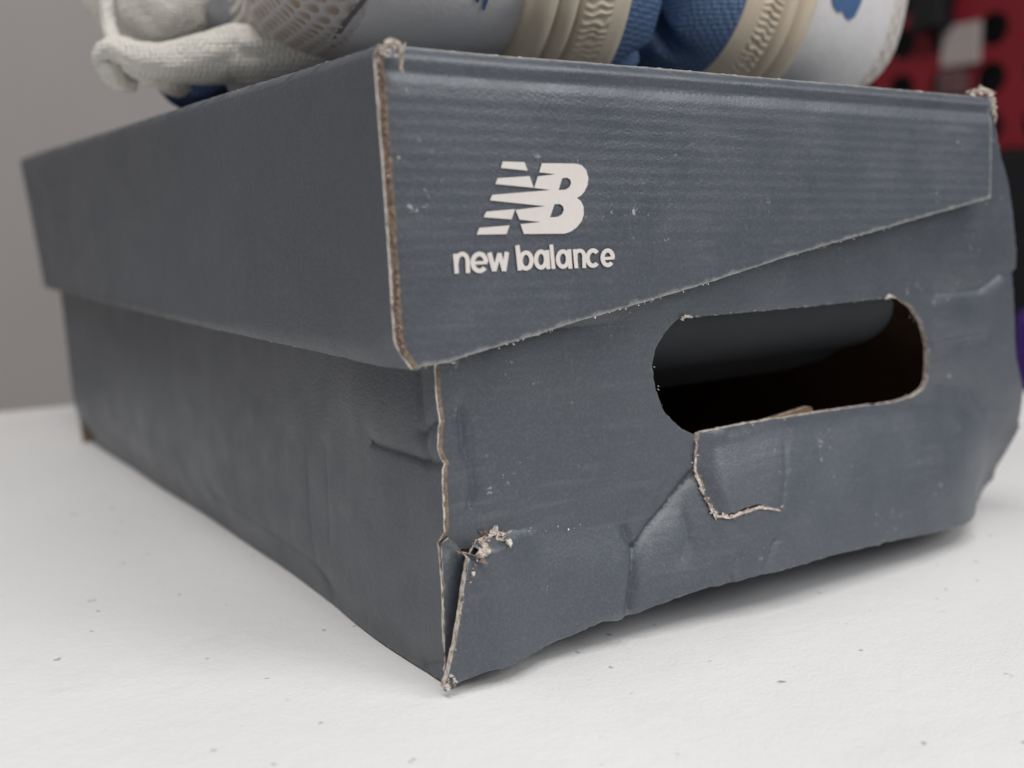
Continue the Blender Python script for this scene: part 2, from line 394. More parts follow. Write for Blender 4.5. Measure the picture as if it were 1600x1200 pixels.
def crease_points(cr):
    P = []
    for pts, d, w in cr:
        q = np.array(resample([tuple(p) for p in pts], .0009, False)); t = np.gradient(q, axis=0); t /= np.hypot(*t.T)[:, None]; nn_ = np.stack([-t[:, 1], t[:, 0]], 1)
        for o_ in (0, .0005, -.0005, .0011, -.0011, .0020, -.0020): P += [tuple(v) for v in q + nn_ * o_]
    out = []; seen = set()
    for p in P:
        k = (round(p[0] / .00045), round(p[1] / .00045))
        if k not in seen: seen.add(k); out.append(p)
    return out
def front_y(x, z):
    y = Y0
    b = fold_z(x) - z; k = .0012
    below = k * math.log1p(math.exp(max(-30, min(30, b / k))))
    slope = interp(x, [(-.01, .03), (.0, .03), (.02, .13), (.045, .26), (.09, .33), (.15, .30), (.19, .18), (.21, .08)])
    y -= slope * 1.40 * .036 * (1 - math.exp(-below / .036))   # steep just under the fold, upright again at the hem
    y -= .035 * max(0, -b) * sstep(0, .05, x)      # upper part leans forward a little
    # the torn lower left corner stands proud of the panel above it
    if b > 0: y -= .0042 * (1 - sstep(.010, .027, x))
    # curl of the handle flap's torn tongue
    if inside([(x, z)], FLAPPOLY)[0]: y -= .0005 * (1 - sstep(SLIT[0][0] + .004, SLIT[0][0] + .034, x))
    for pts, d, w in CR:
        r = cdist(x, z, pts)
        if r < 7 * w: y += d * 1.7 * math.exp(-r / w)
    y += .0008 * fbm(x, z, 22, 1.3) + .0004 * fbm(x, z, 60, 4.0)
    # dent left of the hand hole, panel leaning in at the right
    y += .0022 * math.exp(-(((x - .028) / .018) ** 2 + ((z - .052) / .02) ** 2))
    y += .016 * sstep(.165, .215, x) * sstep(.045, .0, z)
    return y
fp = lambda px, py: solve(px, py, front_y)
def rag(pts, a, n=3):                            # roughen a torn pixel polyline
    out = []
    for i in range(len(pts) - 1):
        for j in range(n):
            t = j / n; out.append((pts[i][0] * (1 - t) + pts[i + 1][0] * t + random.uniform(-a, a), pts[i][1] * (1 - t) + pts[i + 1][1] * t + random.uniform(-a, a)))
    out.append(pts[-1]); return out
bottom_px = [(694, 1076), (760, 1050), (840, 1018), (900, 990), (942, 971), (965, 970), (1000, 957), (1060, 934), (1095, 921), (1135, 911), (1200, 896), (1300, 868), (1400, 844), (1505, 820)]
right_px = [(1530, 782), (1552, 748), (1556, 732), (1572, 706), (1593, 668), (1592, 655), (1588, 560), (1585, 500), (1580, 426), (1587, 418), (1588, 390), (1582, 330), (1574, 280), (1562, 235), (1556, 200), (1549, 172), (1544, 160)]
top_px = [(1500, 160), (1200, 130), (900, 112), (690, 98)]
left_px = [(684, 575), (687, 640), (690, 700), (697, 760), (697, 830)]
tear_up = [(697, 836), (706, 850), (722, 865), (731, 862), (739, 849), (752, 838), (770, 830), (790, 839)]
tear_lo = [(786, 843), (768, 836), (755, 843), (746, 852), (736, 864), (728, 900), (722, 950), (713, 1000), (704, 1040)]
out_px = bottom_px + right_px + top_px + left_px + rag(tear_up, 1.2) + rag(tear_lo[:5], 1.2) + rag(tear_lo[4:], .8, 4)
OUT = [fp(*p) for p in out_px]
hole_px = [(1067, 672), (1050, 657), (1036, 640), (1024, 608), (1018.5, 574), (1024, 545), (1038, 520), (1054, 503), (1067, 493.5), (1079, 496), (1200, 484.5), (1300, 475), (1380, 466), (1386, 463), (1405, 466), (1426, 480), (1442, 505), (1450.5, 539), (1451, 570), (1449, 595), (1442, 609), (1428, 619), (1400, 628), (1281, 644), (1200, 656), (1140, 667), (1096, 676)]
slit_r = [(1091, 679), (1089, 710), (1088, 737), (1097, 751), (1101, 771), (1111, 787), (1121, 802), (1140, 803), (1165, 794), (1185, 788)]
slit_l = [(1222, 796), (1186, 793), (1166, 800), (1140, 809), (1117, 808), (1106, 791), (1094, 773), (1089, 753), (1083, 739), (1084, 710), (1085, 679)]
HOLE = [fp(*p) for p in hole_px + rag(slit_r, 1.0) + rag(slit_l, 1.0)]
front = panel('front_panel', OUT, [HOLE], lambda x, z: (x, front_y(x, z), z), (0, -1, 0), B, M['print_front'], .0015, .0018, jit=.00008, edge2=M['torn'], extra=crease_points(CR) + [(x, fold_z(x) + d) for x in np.arange(.002, .2, .0012) for d in (-.0016, -.0006, .0006, .0016)])
# inner layer of the doubled front, its slot a little lower, one torn lip peeping up
inner_hole = [solve(*p, lambda x, z: front_y(x, z) + .0040) for p in [(1010, 690), (1000, 640), (1000, 560), (1030, 500), (1060, 478), (1390, 450), (1450, 470), (1466, 540), (1464, 600), (1440, 628), (1400, 634), (1276, 654), (1268, 636), (1262, 635), (1182, 660), (1140, 678), (1095, 690)]]
IN = [fp(*p) for p in [(960, 760), (1075, 735), (1130, 720), (1300, 720), (1480, 700), (1540, 640), (1540, 440), (1520, 330), (1200, 400), (960, 500)]]
panel('inner_panel', IN, [inner_hole], lambda x, z: (x, front_y(x, z) + .0040, z), (0, -1, 0), B, M['kraft'], .0012, .003)
# the hand-hole flap, hinged along the top of the slot and pushed inside
H0 = Vector((lambda p: (p[0], front_y(*p), p[1]))(fp(1066, 492))); H1 = Vector((lambda p: (p[0], front_y(*p), p[1]))(fp(1392, 462)))
hl = (H1 - H0).length; hx = (H1 - H0).normalized()
def flap3(u, v):
    a = math.radians(20 + 30 * min(1, v / .025)); r = v
    return H0 + hx * u + Vector((0, .0015, -.0002)) + Vector((0, math.sin(a) * r, -math.cos(a) * r))
fo = [(.001, 0), (hl - .001, 0)] + [(hl + .010 * math.sin(t) - .001, .016 - .016 * math.cos(t)) for t in np.linspace(.3, math.pi - .4, 9)] + [(hl - .010, .034), (.010, .034)] + [(-.010 * math.sin(t) + .001, .016 - .016 * math.cos(t)) for t in np.linspace(math.pi - .4, .3, 9)]
panel('handle_flap', fo, [], flap3, (0, -.45, -.9), B, M['print_shaded'], .0018, .003)
# corner flap of the side panel, seen through the tear
CF = [(x, z) for x, z in [hit(px, py, 1, .0012).xz[:] if False else (lambda p: (p.x, p.z))(hit(px, py, 1, .0012)) for px, py in [(689, 1075), (716, 1062), (760, 1000), (770, 850), (742, 842), (728, 868), (718, 862), (706, 846), (695, 838), (683, 846), (685, 880), (687, 930), (688, 1000)]]]
panel('corner_flap', CF, [], lambda x, z: (x, -.0006 + .12 * max(0, x), z), (0, -1, 0), B, M['print_side'], .0006, .003, jit=.0001)

# long side panel (towards the left), leaning slightly out at the far end
def at_y(px, py, y): return hit(px, py, 1, y)
SB0 = Vector((0, 0, 0)); SB1 = hit(125, 692, 2, 0.0); SB1.z = 0
SBT1 = at_y(95, 460, .322); SBT0 = hit(680, 575, 1, 0.0)
SBT0 = SB0 + (SBT0 - SB0) * (.118 / SBT0.z); SBT1 = SB1 + (SBT1 - SB1) * (.118 / SBT1.z)
SL, SH = .31, .118
SCR = []
def side_bil(u, v):
    a = u / SL; b = v / SH
    return (SB0 * (1 - a) + SB1 * a) * (1 - b) + (SBT0 * (1 - a) + SBT1 * a) * b
def side_uv(px, py):
    u, v = .1, .05
    for _ in range(30):
        p = side_bil(u, v); e = 1e-4
        def pr(p): d = p - CAM; w = d.dot(FW); return np.array((800 + FPX * d.dot(RT) / w, 600 - FPX * d.dot(UP) / w))
        r = np.array((px, py)) - pr(p); J = np.stack([(pr(side_bil(u + e, v)) - pr(p)) / e, (pr(side_bil(u, v + e)) - pr(p)) / e], 1)
        d = np.linalg.solve(J, r); u += float(np.clip(d[0], -.05, .05)); v += float(np.clip(d[1], -.03, .03))
    return (u, v)
for pts, d, w in [([(588, 690), (615, 700), (640, 708), (668, 720), (692, 724)], .0006, .0009), ([(655, 575), (662, 640), (667, 715)], .0005, .0012), ([(662, 675), (684, 655)], .0005, .0010),
                  ([(478, 700), (482, 800), (488, 880), (500, 930)], .0003, .0018), ([(510, 700), (516, 850)], .00015, .0012), ([(330, 775), (410, 830), (480, 880), (505, 925)], .0005, .0020), ([(655, 1040), (692, 1036)], .0004, .0010)]:
    SCR.append((np.array([side_uv(*p) for p in pts]), d, w))
def side3(u, v):
    p = side_bil(u, v); x = 0.0
    for pts, d, w in SCR:
        r = cdist(u, v, pts)
        if r < 7 * w: x += d * 1.5 * math.exp(-r / w)
    x += .0012 * fbm(u, v, 16, 7.0) * min(1, u / .03) + .003 * sstep(.02, 0, v) * sstep(.02, .10, u)
    x += .0016 * sstep(.012, 0, v)              # bottom edge turns under
    x -= .0016 * math.exp(-(((u - .02) / .02) ** 2 + ((v - .055) / .012) ** 2))
    return p + Vector((x, 0, 0))
near = [side_uv(*p) for p in [(692, 1076), (691, 1000), (690, 930), (687, 885), (683, 848), (694, 832), (693, 780), (691, 725), (686, 700), (688, 660), (684, 620), (680, 577)]]
so = near + [(near[-1][0], SH), (SL, SH), (SL, 0)]
panel('side_panel', so, [], side3, (-1, 0, 0), B, M['print_side'], .0012, .0026, jit=.00005, extra=crease_points(SCR))
# far end panel (raw kraft edge shows past the side), right side, bottom
panel('back_panel', [(-.0040, 0), (.198, 0), (.190, .112), (-.0065, .112)], [], lambda x, z: (x - .0015 * z / .1, .3115 + .014 * max(0, z) / .118, z), (0, 1, 0), B, M['print_side'], .0026, .008)
RX = [(0, .186), (.032, .1995), (.078, .1900), (.112, .168)]
panel('side_panel', [(.012, .002), (.306, .002), (.310, .112), (.008, .112), (.007, .03)], [], lambda y, z: (interp(z, RX) - .0008, y, z), (1, 0, 0), B, M['print_side'], .0024, .008)
zb = [(p[0], p[1]) for p in [fp(*q) for q in bottom_px]]
yb = [(p[0], front_y(*p)) for p in zb]
def bot3(x, t):
    yf = interp(x, yb) + .0034; y = yf + (.311 - yf) * t; z = (interp(x, zb) + .0006) * max(0, 1 - (y - yf) / .085) ** 1.5 + .0014
    return (x, y, z)
panel('bottom_panel', [(.004, 0), (.172, 0), (.180, 1), (.003, 1)], [], lambda x, t: bot3(x, t), (0, 0, 1), B, M['kraft'], .0014, .02, back=M['bottom'], bstep=.02, extra=[(x, t) for x in np.arange(.006, .184, .004) for t in (.006, .02, .04, .07, .1, .15, .2, .26, .32)])
# torn paper along the rips
def on_front(px, py, lift=.0002): x, z = fp(px, py); return Vector((x, front_y(x, z) - lift, z))
ribbon('torn_edge', [on_front(*p) for p in [(737, 862), (744, 852), (752, 845), (762, 838), (772, 833), (780, 834), (788, 842)]], [.0016, .0020, .0016, .0011, .0008, .0006, .0003], (-.3, -1, .2), front, M['torn'], .0004, .00009, 8)
ribbon('torn_edge', [on_front(*p) for p in [(1086, 690), (1084, 735), (1092, 755), (1096, 772)]], [.0004, .0006, .0010, .0005], (0, -1, 0), front, M['torn'], .0003, .00013)
ribbon('torn_edge', [on_front(*p) for p in [(1098, 776), (1110, 794), (1118, 806), (1140, 808), (1165, 799), (1185, 792), (1218, 797)]], [.0005, .0005, .0005, .0009, .0006, .0006, .0002], (0, -1, 0), front, M['torn'], .0003, .00013)
ribbon('torn_edge', [on_front(*p) for p in [(1062, 500), (1068, 493), (1079, 496)]], [.0005, .0010, .0003], (0, -1, 0), front, M['paper_edge'], jit=.0001)
ribbon('torn_edge', [on_front(*p) for p in [(1380, 467), (1387, 462), (1396, 465)]], [.0003, .0009, .0003], (0, -1, 0), front, M['paper_edge'], jit=.0001)

fl_ = lambda pts, c, sz=.0012, sp=.0004, br=.35: flakes('paper_fibres', [on_front(*p) for p in pts], (-.2, -1, .2), front, c, sz, sp, br)
fl_([(735, 864), (742, 854), (752, 844), (764, 836), (776, 831), (788, 841)], 60, .0016, .0005, .45)
fl_([(1086, 684), (1084, 738), (1093, 752), (1097, 772), (1110, 793), (1118, 806), (1140, 807), (1165, 799), (1190, 791), (1226, 797)], 110, .0010, .00025, .4)
fl_([(1036, 640), (1020, 575), (1036, 522), (1066, 494)], 6, .0004, .0001, .1); fl_([(1070, 494), (1200, 484), (1386, 464)], 25, .0004, .0001, .15); fl_([(1405, 467), (1450, 540), (1448, 597), (1400, 628), (1281, 644), (1100, 676)], 30, .0005, .00012, .3)
fl_([(735, 866), (724, 930), (712, 1004), (695, 1074)], 22, .0008, .0002, .4); fl_([(690, 1072), (700, 1070), (712, 1064)], 24, .0010, .0003, .3); fl_([(790, 840), (850, 832), (930, 818)], 14, .0006, .0005, .0)

# ================================================================== SHOE BOX: LID
L = thing('shoe_box_cover', (.08, .155, .125), 'slate blue shoe box lid with white lettering and slanted front flap', 'lid')
YL = -.0040
ltop_px = [(592, 68), (800, 88), (1000, 104), (1200, 122), (1400, 139), (1542, 152)]
LT = [(lambda p: (p.x, p.z))(hit(px, py, 1, YL + .003)) for px, py in ltop_px]
def ltop(x): return interp(x, LT)
RR = .0034
def lid_y(x, z):
    y = YL; h = z - (ltop(x) - RR)
    if h > 0: y += RR - math.sqrt(max(0, RR * RR - min(h, RR) ** 2))
    y += .0007 * math.exp(-((z - (ltop(x) - RR - .0012)) / .0012) ** 2)
    y += .0012 * fbm(x, z, 14, 9.0) + .0003 * fbm(x, z, 50, 2.0)
    y -= .0018 * sstep(.03, .14, x) * sstep(.125, .085, z)      # the flap stands off the box towards its slanted edge
    return y
lf = lambda px, py: solve(px, py, lid_y, YL)
lo_px = [(634, 577), (700, 567), (740, 553), (800, 535), (900, 503), (1000, 474), (1080, 450), (1160, 424), (1250, 395), (1350, 366), (1450, 337), (1548, 309)]
LO = [lf(*p) for p in lo_px] + [lf(1549, 240), lf(1547, 172)]
tops = [(x, ltop(x) - .00005) for x in np.linspace(LT[-1][0], LT[0][0], 60)]
LO += tops + [lf(590, 110), lf(600, 250), lf(612, 420), lf(624, 560)]
ex = [(x, ltop(x) - d) for x in np.arange(-.011, LT[-1][0], .0018) for d in (.0002, .0006, .0012, .0020, .0028, .0036, .0044, .0053)]
flap = panel('front_flap', LO, [], lambda x, z: (x, lid_y(x, z), z), (0, -1, 0), L, M['print_lid'], .0020, .0018, extra=ex, jit=.00005, wear_k=.95)
# printed emblem and lettering
zc = lambda pts: [lf(*p) for p in zoomed(pts, 660, 220, 4.706)]
d3 = lambda x, z: (x, lid_y(x, z) - .00030, z)
def group_decal(name, polys, parent):
    verts = []; faces = []
    for ol, hs in polys:
        P, F = decal(name, ol, hs, d3, parent, None); n = len(verts); verts += P; faces += [tuple(int(i) + n for i in t) for t in F]
    fs = []
    for t in faces:
        a, b, c = (verts[i] for i in t); fs.append(t if (b - a).cross(c - a).y < 0 else t[::-1])
    return mesh_obj(name, verts, fs, M['ink'], parent, smooth=False)
BODY = [(872, 165), (1000, 166), (1120, 168), (1165, 180), (1198, 215), (1214, 270), (1208, 325), (1185, 375), (1160, 402), (1130, 420), (1160, 445), (1178, 485), (1181, 540), (1165, 590), (1130, 635), (1090, 665), (1040, 683), (740, 685), (715, 613), (862, 597), (708, 580), (678, 508), (897, 481), (490, 438), (508, 398), (937, 362), (815, 347), (842, 262), (972, 246), (852, 232)]
BH1 = [(1022, 275), (1058, 272), (1080, 286), (1086, 312), (1074, 342), (1045, 360), (995, 362)]
BH2 = [(965, 466), (1003, 465), (1026, 480), (1033, 508), (1020, 540), (985, 561), (932, 562)]
group_decal('emblem', [(zc(BODY), [zc(BH1), zc(BH2)])] + [(zc(p), []) for p in ([(585, 152), (745, 158), (767, 220), (570, 200)], [(548, 275), (782, 260), (812, 346), (530, 318)], [(464, 521), (675, 502), (650, 578), (443, 562)], [(412, 640), (635, 622), (612, 686), (393, 690)])], flap)
def stroke(pts, w):                              # centre line in zoom pixels -> outline polygon
    Lf = []; Rg = []; n = len(pts)
    for i, p in enumerate(pts):
        a = np.array(pts[max(i - 1, 0)], float); b = np.array(pts[min(i + 1, n - 1)], float); d = (b - a) / np.hypot(*(b - a))
        k = 1.0
        if 0 < i < n - 1:
            d1 = np.array(p, float) - a; d1 /= np.hypot(*d1); k = 1 / max(.35, abs(d1 @ d))
        nr = np.array((-d[1], d[0])) * w * k; Lf.append(tuple(np.array(p) + nr)); Rg.append(tuple(np.array(p) - nr))
    return Lf + Rg[::-1]
def arc(cx, cy, rx, ry, a0, a1, n=26): return [(cx + rx * math.cos(math.radians(a)), cy - ry * math.sin(math.radians(a))) for a in np.linspace(a0, a1, n)]
def ringp(cx, cy, rx, ry, w): return (zc(arc(cx, cy, rx + w, ry + w, 0, 350, 36)), [zc(arc(cx, cy, rx - w, ry - w, 0, 350, 36))])
S = lambda pts, w: (zc(stroke(pts, w)), [])
w1, w2 = 17, 15
LETTERS = [
    [S([(235, 831), (247, 976)], 16), S([(243, 905)] + arc(287, 884, 40, 52, 165, 0, 16) + [(329, 972)], 16)],
    [S(arc(413, 894, 49, 62, 0, 322, 40), w1), S([(372, 899), (472, 894)], 12)],
    [S([(486, 822), (523, 958)], 17), S([(523, 958), (560, 826)], 15), S([(560, 826), (594, 958)], 15), S([(594, 958), (615, 817)], 17)],
    [S([(692, 768), (711, 953)], 16), ringp(756, 880, 40, 58, 16)],
    [ringp(866, 873, 37, 58, 16), S([(911, 803), (920, 943)], 15)],
    [S([(941, 763), (958, 942)], 14)],
    [ringp(1027, 869, 37, 56, 15.5), S([(1072, 798), (1082, 940)], 15)],
    [S([(1113, 797), (1126, 937)], 14), S([(1122, 862)] + arc(1150, 843, 32, 36, 165, 0, 16) + [(1184, 935)], 14)],
    [S(arc(1248, 862, 40, 56, 42, 318, 30), 15.5)],
    [S(arc(1356, 860, 38, 54, 0, 320, 40), 15), S([(1325, 866), (1405, 861)], 11)],
]
for ch in LETTERS: group_decal('letter', ch, flap)

# long side of the lid: raw double edge faces the camera at the near corner
LA0 = hit(618, 580, 1, -.0065); LA1 = hit(578, 65, 1, -.0065); LB0 = at_y(70, 450, .330); LB1 = at_y(30, 245, .338)
def lid_bil(a, b): return (LA0 * (1 - a) + LB0 * a) * (1 - b) + (LA1 * (1 - a) + LB1 * a) * b
LH = (LA1 - LA0).length; LLn = (LB0 - LA0).length
def lside3(u, v):
    a, b = u / LLn, v / LH; p = lid_bil(a, b)
    x = .0010 * fbm(u, v, 12, 3.0) + .0028 * math.sin(math.pi * min(1, max(0, a))) * math.sin(math.pi * min(1, max(0, b)))
    x -= .0018 * math.sin(math.pi * min(1, max(0, a))) * (1 - b)
    h = LH - v
    if h < .003: x += .003 - math.sqrt(max(0, .003 ** 2 - (.003 - h) ** 2))
    if v < .0016: x += (.0016 - v) * .5
    c = math.exp(-(u / .004) ** 2)
    x += .0024 * c * sstep(.006, 0, v)
    return p + Vector((x, 0, 0))
lside = panel('side_flap', [(0, 0), (LLn, 0), (LLn, LH), (0, LH)], [], lside3, (-1, 0, 0), L, M['print_side'], .0019, .003, extra=[(u, v) for u in np.arange(.0015, LLn, .003) for v in (.0008, .0016, LH - .0006, LH - .0014, LH - .0024)], jit=.00005)
# second ply line on the raw edge
lx = [lside3(0.0, v) for v in np.linspace(.004, LH - .004, 30)]
ribbon('edge_ply', [p + Vector((.0014 + .0001 * math.sin(i), -.0001, 0)) for i, p in enumerate(lx)], [.0007] * 30, (0, -1, 0), lside, M['kraft_edge'], .0005, .00012, 3)
# curled paper at both ends of the rolled front edge
ctop = lside3(0, LH - .0005)
ribbon('torn_edge', [ctop + Vector(v) for v in ((.0005, -.0003, -.0016), (.0010, -.0004, .0004), (.0024, -.0004, .0010), (.0038, -.0002, .0002), (.0044, .0004, -.0018), (.0042, .0006, -.0040))], [.0007, .0008, .0010, .0010, .0008, .0003], (0, -1, 0), lside, M['torn'], .0004, .00012)
rt = Vector((LT[-1][0], YL, LT[-1][1]))
ribbon('torn_edge', [rt + Vector(v) for v in ((-.010, .0035, .0002), (-.006, .0030, .0012), (-.002, .0028, .0019), (.0006, .0026, .0014), (.0012, .0022, -.0012), (.0014, .0016, -.0040), (.0018, .0016, -.0075))], [.0003, .0006, .0010, .0009, .0008, .0006, .0003], (-.3, -1, .25), flap, M['torn'], .0005, .0002)
flakes('paper_fibres', [ctop + Vector(v) for v in ((-.0002, -.0004, -.003), (.0008, -.0004, .0002), (.0026, -.0003, .0006), (.0042, .0004, -.0010), (.0044, .0006, -.004))], (0, -1, .3), lside, 60, .0011, .0004, .45)
flakes('paper_fibres', [p + Vector((.0009, -.0001, 0)) for p in lx], (0, -1, 0), lside, 50, .0007, .0003, .6)
flakes('paper_fibres', [rt + Vector(v) for v in ((-.009, .003, .0004), (-.003, .0025, .0016), (.0008, .0022, .0006), (.0012, .0016, -.005))], (-.3, -1, .3), flap, 70, .0013, .0005, .3)
flakes('paper_fibres', [Vector(d3(*lf(*p))) for p in lo_px], (0, -1, -.2), flap, 60, .0005, .00012, .05)
# top, right and rear of the lid
def ltop3(x, y):
    a = min(1, max(0, (y + .001) / .336)); zl = LA1.z * (1 - a) + LB1.z * a; zr = LT[-1][1] - .001
    b = (x + .012) / .184
    return (x, y, zl * (1 - b) + zr * b - .0003)
xl0, xl1 = LA1.x + .003, LB1.x + .003
panel('top_panel', [(xl0, -.0012), (LT[-1][0] + .001, -.0012), (.174, .335), (xl1, .335)], [], ltop3, (0, 0, 1), L, M['print_front'], .0020, .01, bstep=.008)
panel('side_flap', [(.012, 0), (.334, 0), (.334, .046), (.012, .046)], [], lambda y, s: (.1745 + .024 * math.sin(s / .046 * 1.35), y, .1245 - s * .95), (1, 0, .3), L, M['print_side'], .0022, .008)
panel('rear_flap', [(xl1 + .003, 0), (.176, 0), (.182, .055), (xl1 + .006, .055)], [], lambda x, s: (x, .335 - .001 * s / .05, .126 - s), (0, 1, 0), L, M['print_side'], .0022, .01)
# ================================================================== SHOES (a pair laid on their sides, sole to sole)
def mat_attr(name, ca, cb, rough=.7, bumps=((1500, .3, .0004),), spec=.35, sheen=0.0):
    m, nt, b = new_mat(name); q = NB(nt); co = q.coord()
    at = q.n('ShaderNodeAttribute', attribute_name='tint')
    c = q.mix(at.outputs['Fac'], ca, cb); c = q.mix(q.math('MULTIPLY', q.ramp(q.noise(co, 260, 4, .6), [(.4, 0.0), (.8, 1.0)]), .22), c, tuple(v * .62 for v in ca))
    q.l(c, b.inputs['Base Color']); b.inputs['Roughness'].default_value = rough; b.inputs['Specular IOR Level'].default_value = spec
    b.inputs['Sheen Weight'].default_value = sheen
    q.bump(b, [(q.noise(co, s, 3), st, d) for s, st, d in bumps]); return m
def mat_voro(name, c1, c2, scale, strength, rough, dist=.0008):
    m, nt, b = new_mat(name); q = NB(nt); co = q.coord()
    v = q.n('ShaderNodeTexVoronoi', feature='F1', i_Scale=scale, i_Randomness=.25); q.l(co, v.inputs['Vector'])
    q.l(q.mix(q.ramp(v.outputs['Distance'], [(.1, 0.0), (.6, 1.0)]), c1, c2), b.inputs['Base Color']); b.inputs['Roughness'].default_value = rough
    q.bump(b, [(q.ramp(v.outputs['Distance'], [(.1, 1.0), (.7, 0.0)]), strength, dist)]); return m
M['leather'] = mat_attr('silver_leather', (.68, .66, .655), (.70, .68, .67), .5, ((700, .30, .0005), (120, .2, .0008)))
M['mesh'] = mat_attr('knit_mesh', (.60, .565, .54), (.40, .315, .245), .85, ((1800, .5, .0004),), .2)
M['midsole'] = mat_simple('cream_foam', (.64, .54, .41), (.69, .59, .46), 70, .6, .15, .0005, .35, bsc=800)
M['rubber'] = mat_voro('blue_rubber', (.125, .205, .36), (.075, .13, .24), 760, .5, .45)
M['padding'] = mat_voro('white_padded_knit', (.84, .81, .75), (.72, .69, .63), 800, 1.0, .9, .0007)
M['lining'] = mat_simple('navy_lining', (.022, .035, .085), (.03, .05, .11), 300, .9, .4)
M['blue_print'] = mat_simple('blue_print', (.055, .12, .26), (.07, .14, .29), 200, .5, .1)
M['seam_and_shade'] = mat_simple('grey_seam_and_shade', (.14, .14, .15), (.2, .2, .21), 300, .8, .2)  # stitched seam colour, also the painted shade on the eyestay
LEN = .285
def half_w(l):
    base = interp(l, [(0, .050), (.05, .050), (.09, .050), (.15, .042), (.20, .036), (.25, .037), (LEN, .036)])
    return base
def outline(n=220):
    """plan of the shoe: (l, w) from toe tip round both sides to the heel"""
    pts = []
    for i in range(n):
        a = 2 * math.pi * i / n; ca, sa = math.cos(a), math.sin(a)
        l = LEN / 2 - LEN / 2 * math.copysign(abs(ca) ** .5, ca)
        t = l / LEN; ends = min(1, (l / .040)); endh = min(1, (LEN - l) / .042)
        k = (1 - (1 - ends) ** 3.3) ** (1 / 3.3) * (1 - (1 - endh) ** 2.6) ** (1 / 2.6)
        pts.append((l, half_w(l) * k * (1 if sa >= 0 else -1)))
    return pts
PL = []
_raw = outline(400)
def resample_closed(pts, n):
    P = np.array(pts + [pts[0]]); d = np.hypot(*np.diff(P, axis=0).T); s = np.r_[0, np.cumsum(d)]; t = np.linspace(0, s[-1], n, endpoint=False)
    return np.stack([np.interp(t, s, P[:, 0]), np.interp(t, s, P[:, 1])], 1)
NTH = 420
PL = resample_closed(_raw, NTH)
tg = np.roll(PL, -2, 0) - np.roll(PL, 2, 0); tg /= np.hypot(*tg.T)[:, None]; NRM = np.stack([tg[:, 1], -tg[:, 0]], 1)
if (NRM * (PL - np.array((LEN / 2, 0)))).sum() < 0: NRM = -NRM
PLM = resample_closed(_raw, 2400); tg2 = np.roll(PLM, -4, 0) - np.roll(PLM, 4, 0); tg2 /= np.hypot(*tg2.T)[:, None]; NRMM = np.stack([tg2[:, 1], -tg2[:, 0]], 1)
if (NRMM * (PLM - np.array((LEN / 2, 0)))).sum() < 0: NRMM = -NRMM
def spring(l): return .012 * max(0, 1 - l / .085) ** 1.7 + .004 * max(0, (l - .25) / .035) ** 2
def upper_h(l): return interp(l, [(0, .062), (.03, .072), (.06, .074), (.10, .068), (.14, .064), (.19, .064), (.24, .060), (LEN, .055)])
class Shoe:
    def __init__(s, root, sgn, xc, ytoe, zc, yaw, roll):
        s.root = root; s.sgn = sgn; s.o = Vector((xc, ytoe, zc)); s.R = Matrix.Rotation(math.radians(yaw), 3, 'Z') @ Matrix.Rotation(math.radians(roll), 3, 'Y')
    def w(s, l, w, h):                           # shoe (length, width, height) -> place
        return s.o + s.R @ Vector((-s.sgn * h, l, w))
    def loft(s, name, rows, mat, parent=None, closed=True, cols=None, rev=False):
        n = len(rows[0]); verts = [s.w(*p) for r in rows for p in r]; faces = []
        for r in range(len(rows) - 1):
            for i in range(n if closed else n - 1):
                f = (r * n + i, r * n + (i + 1) % n, (r + 1) * n + (i + 1) % n, (r + 1) * n + i); faces.append(f[::-1] if (s.sgn > 0) ^ rev else f)
        return mesh_obj(name, verts, faces, mat, parent or s.root, cols=cols)
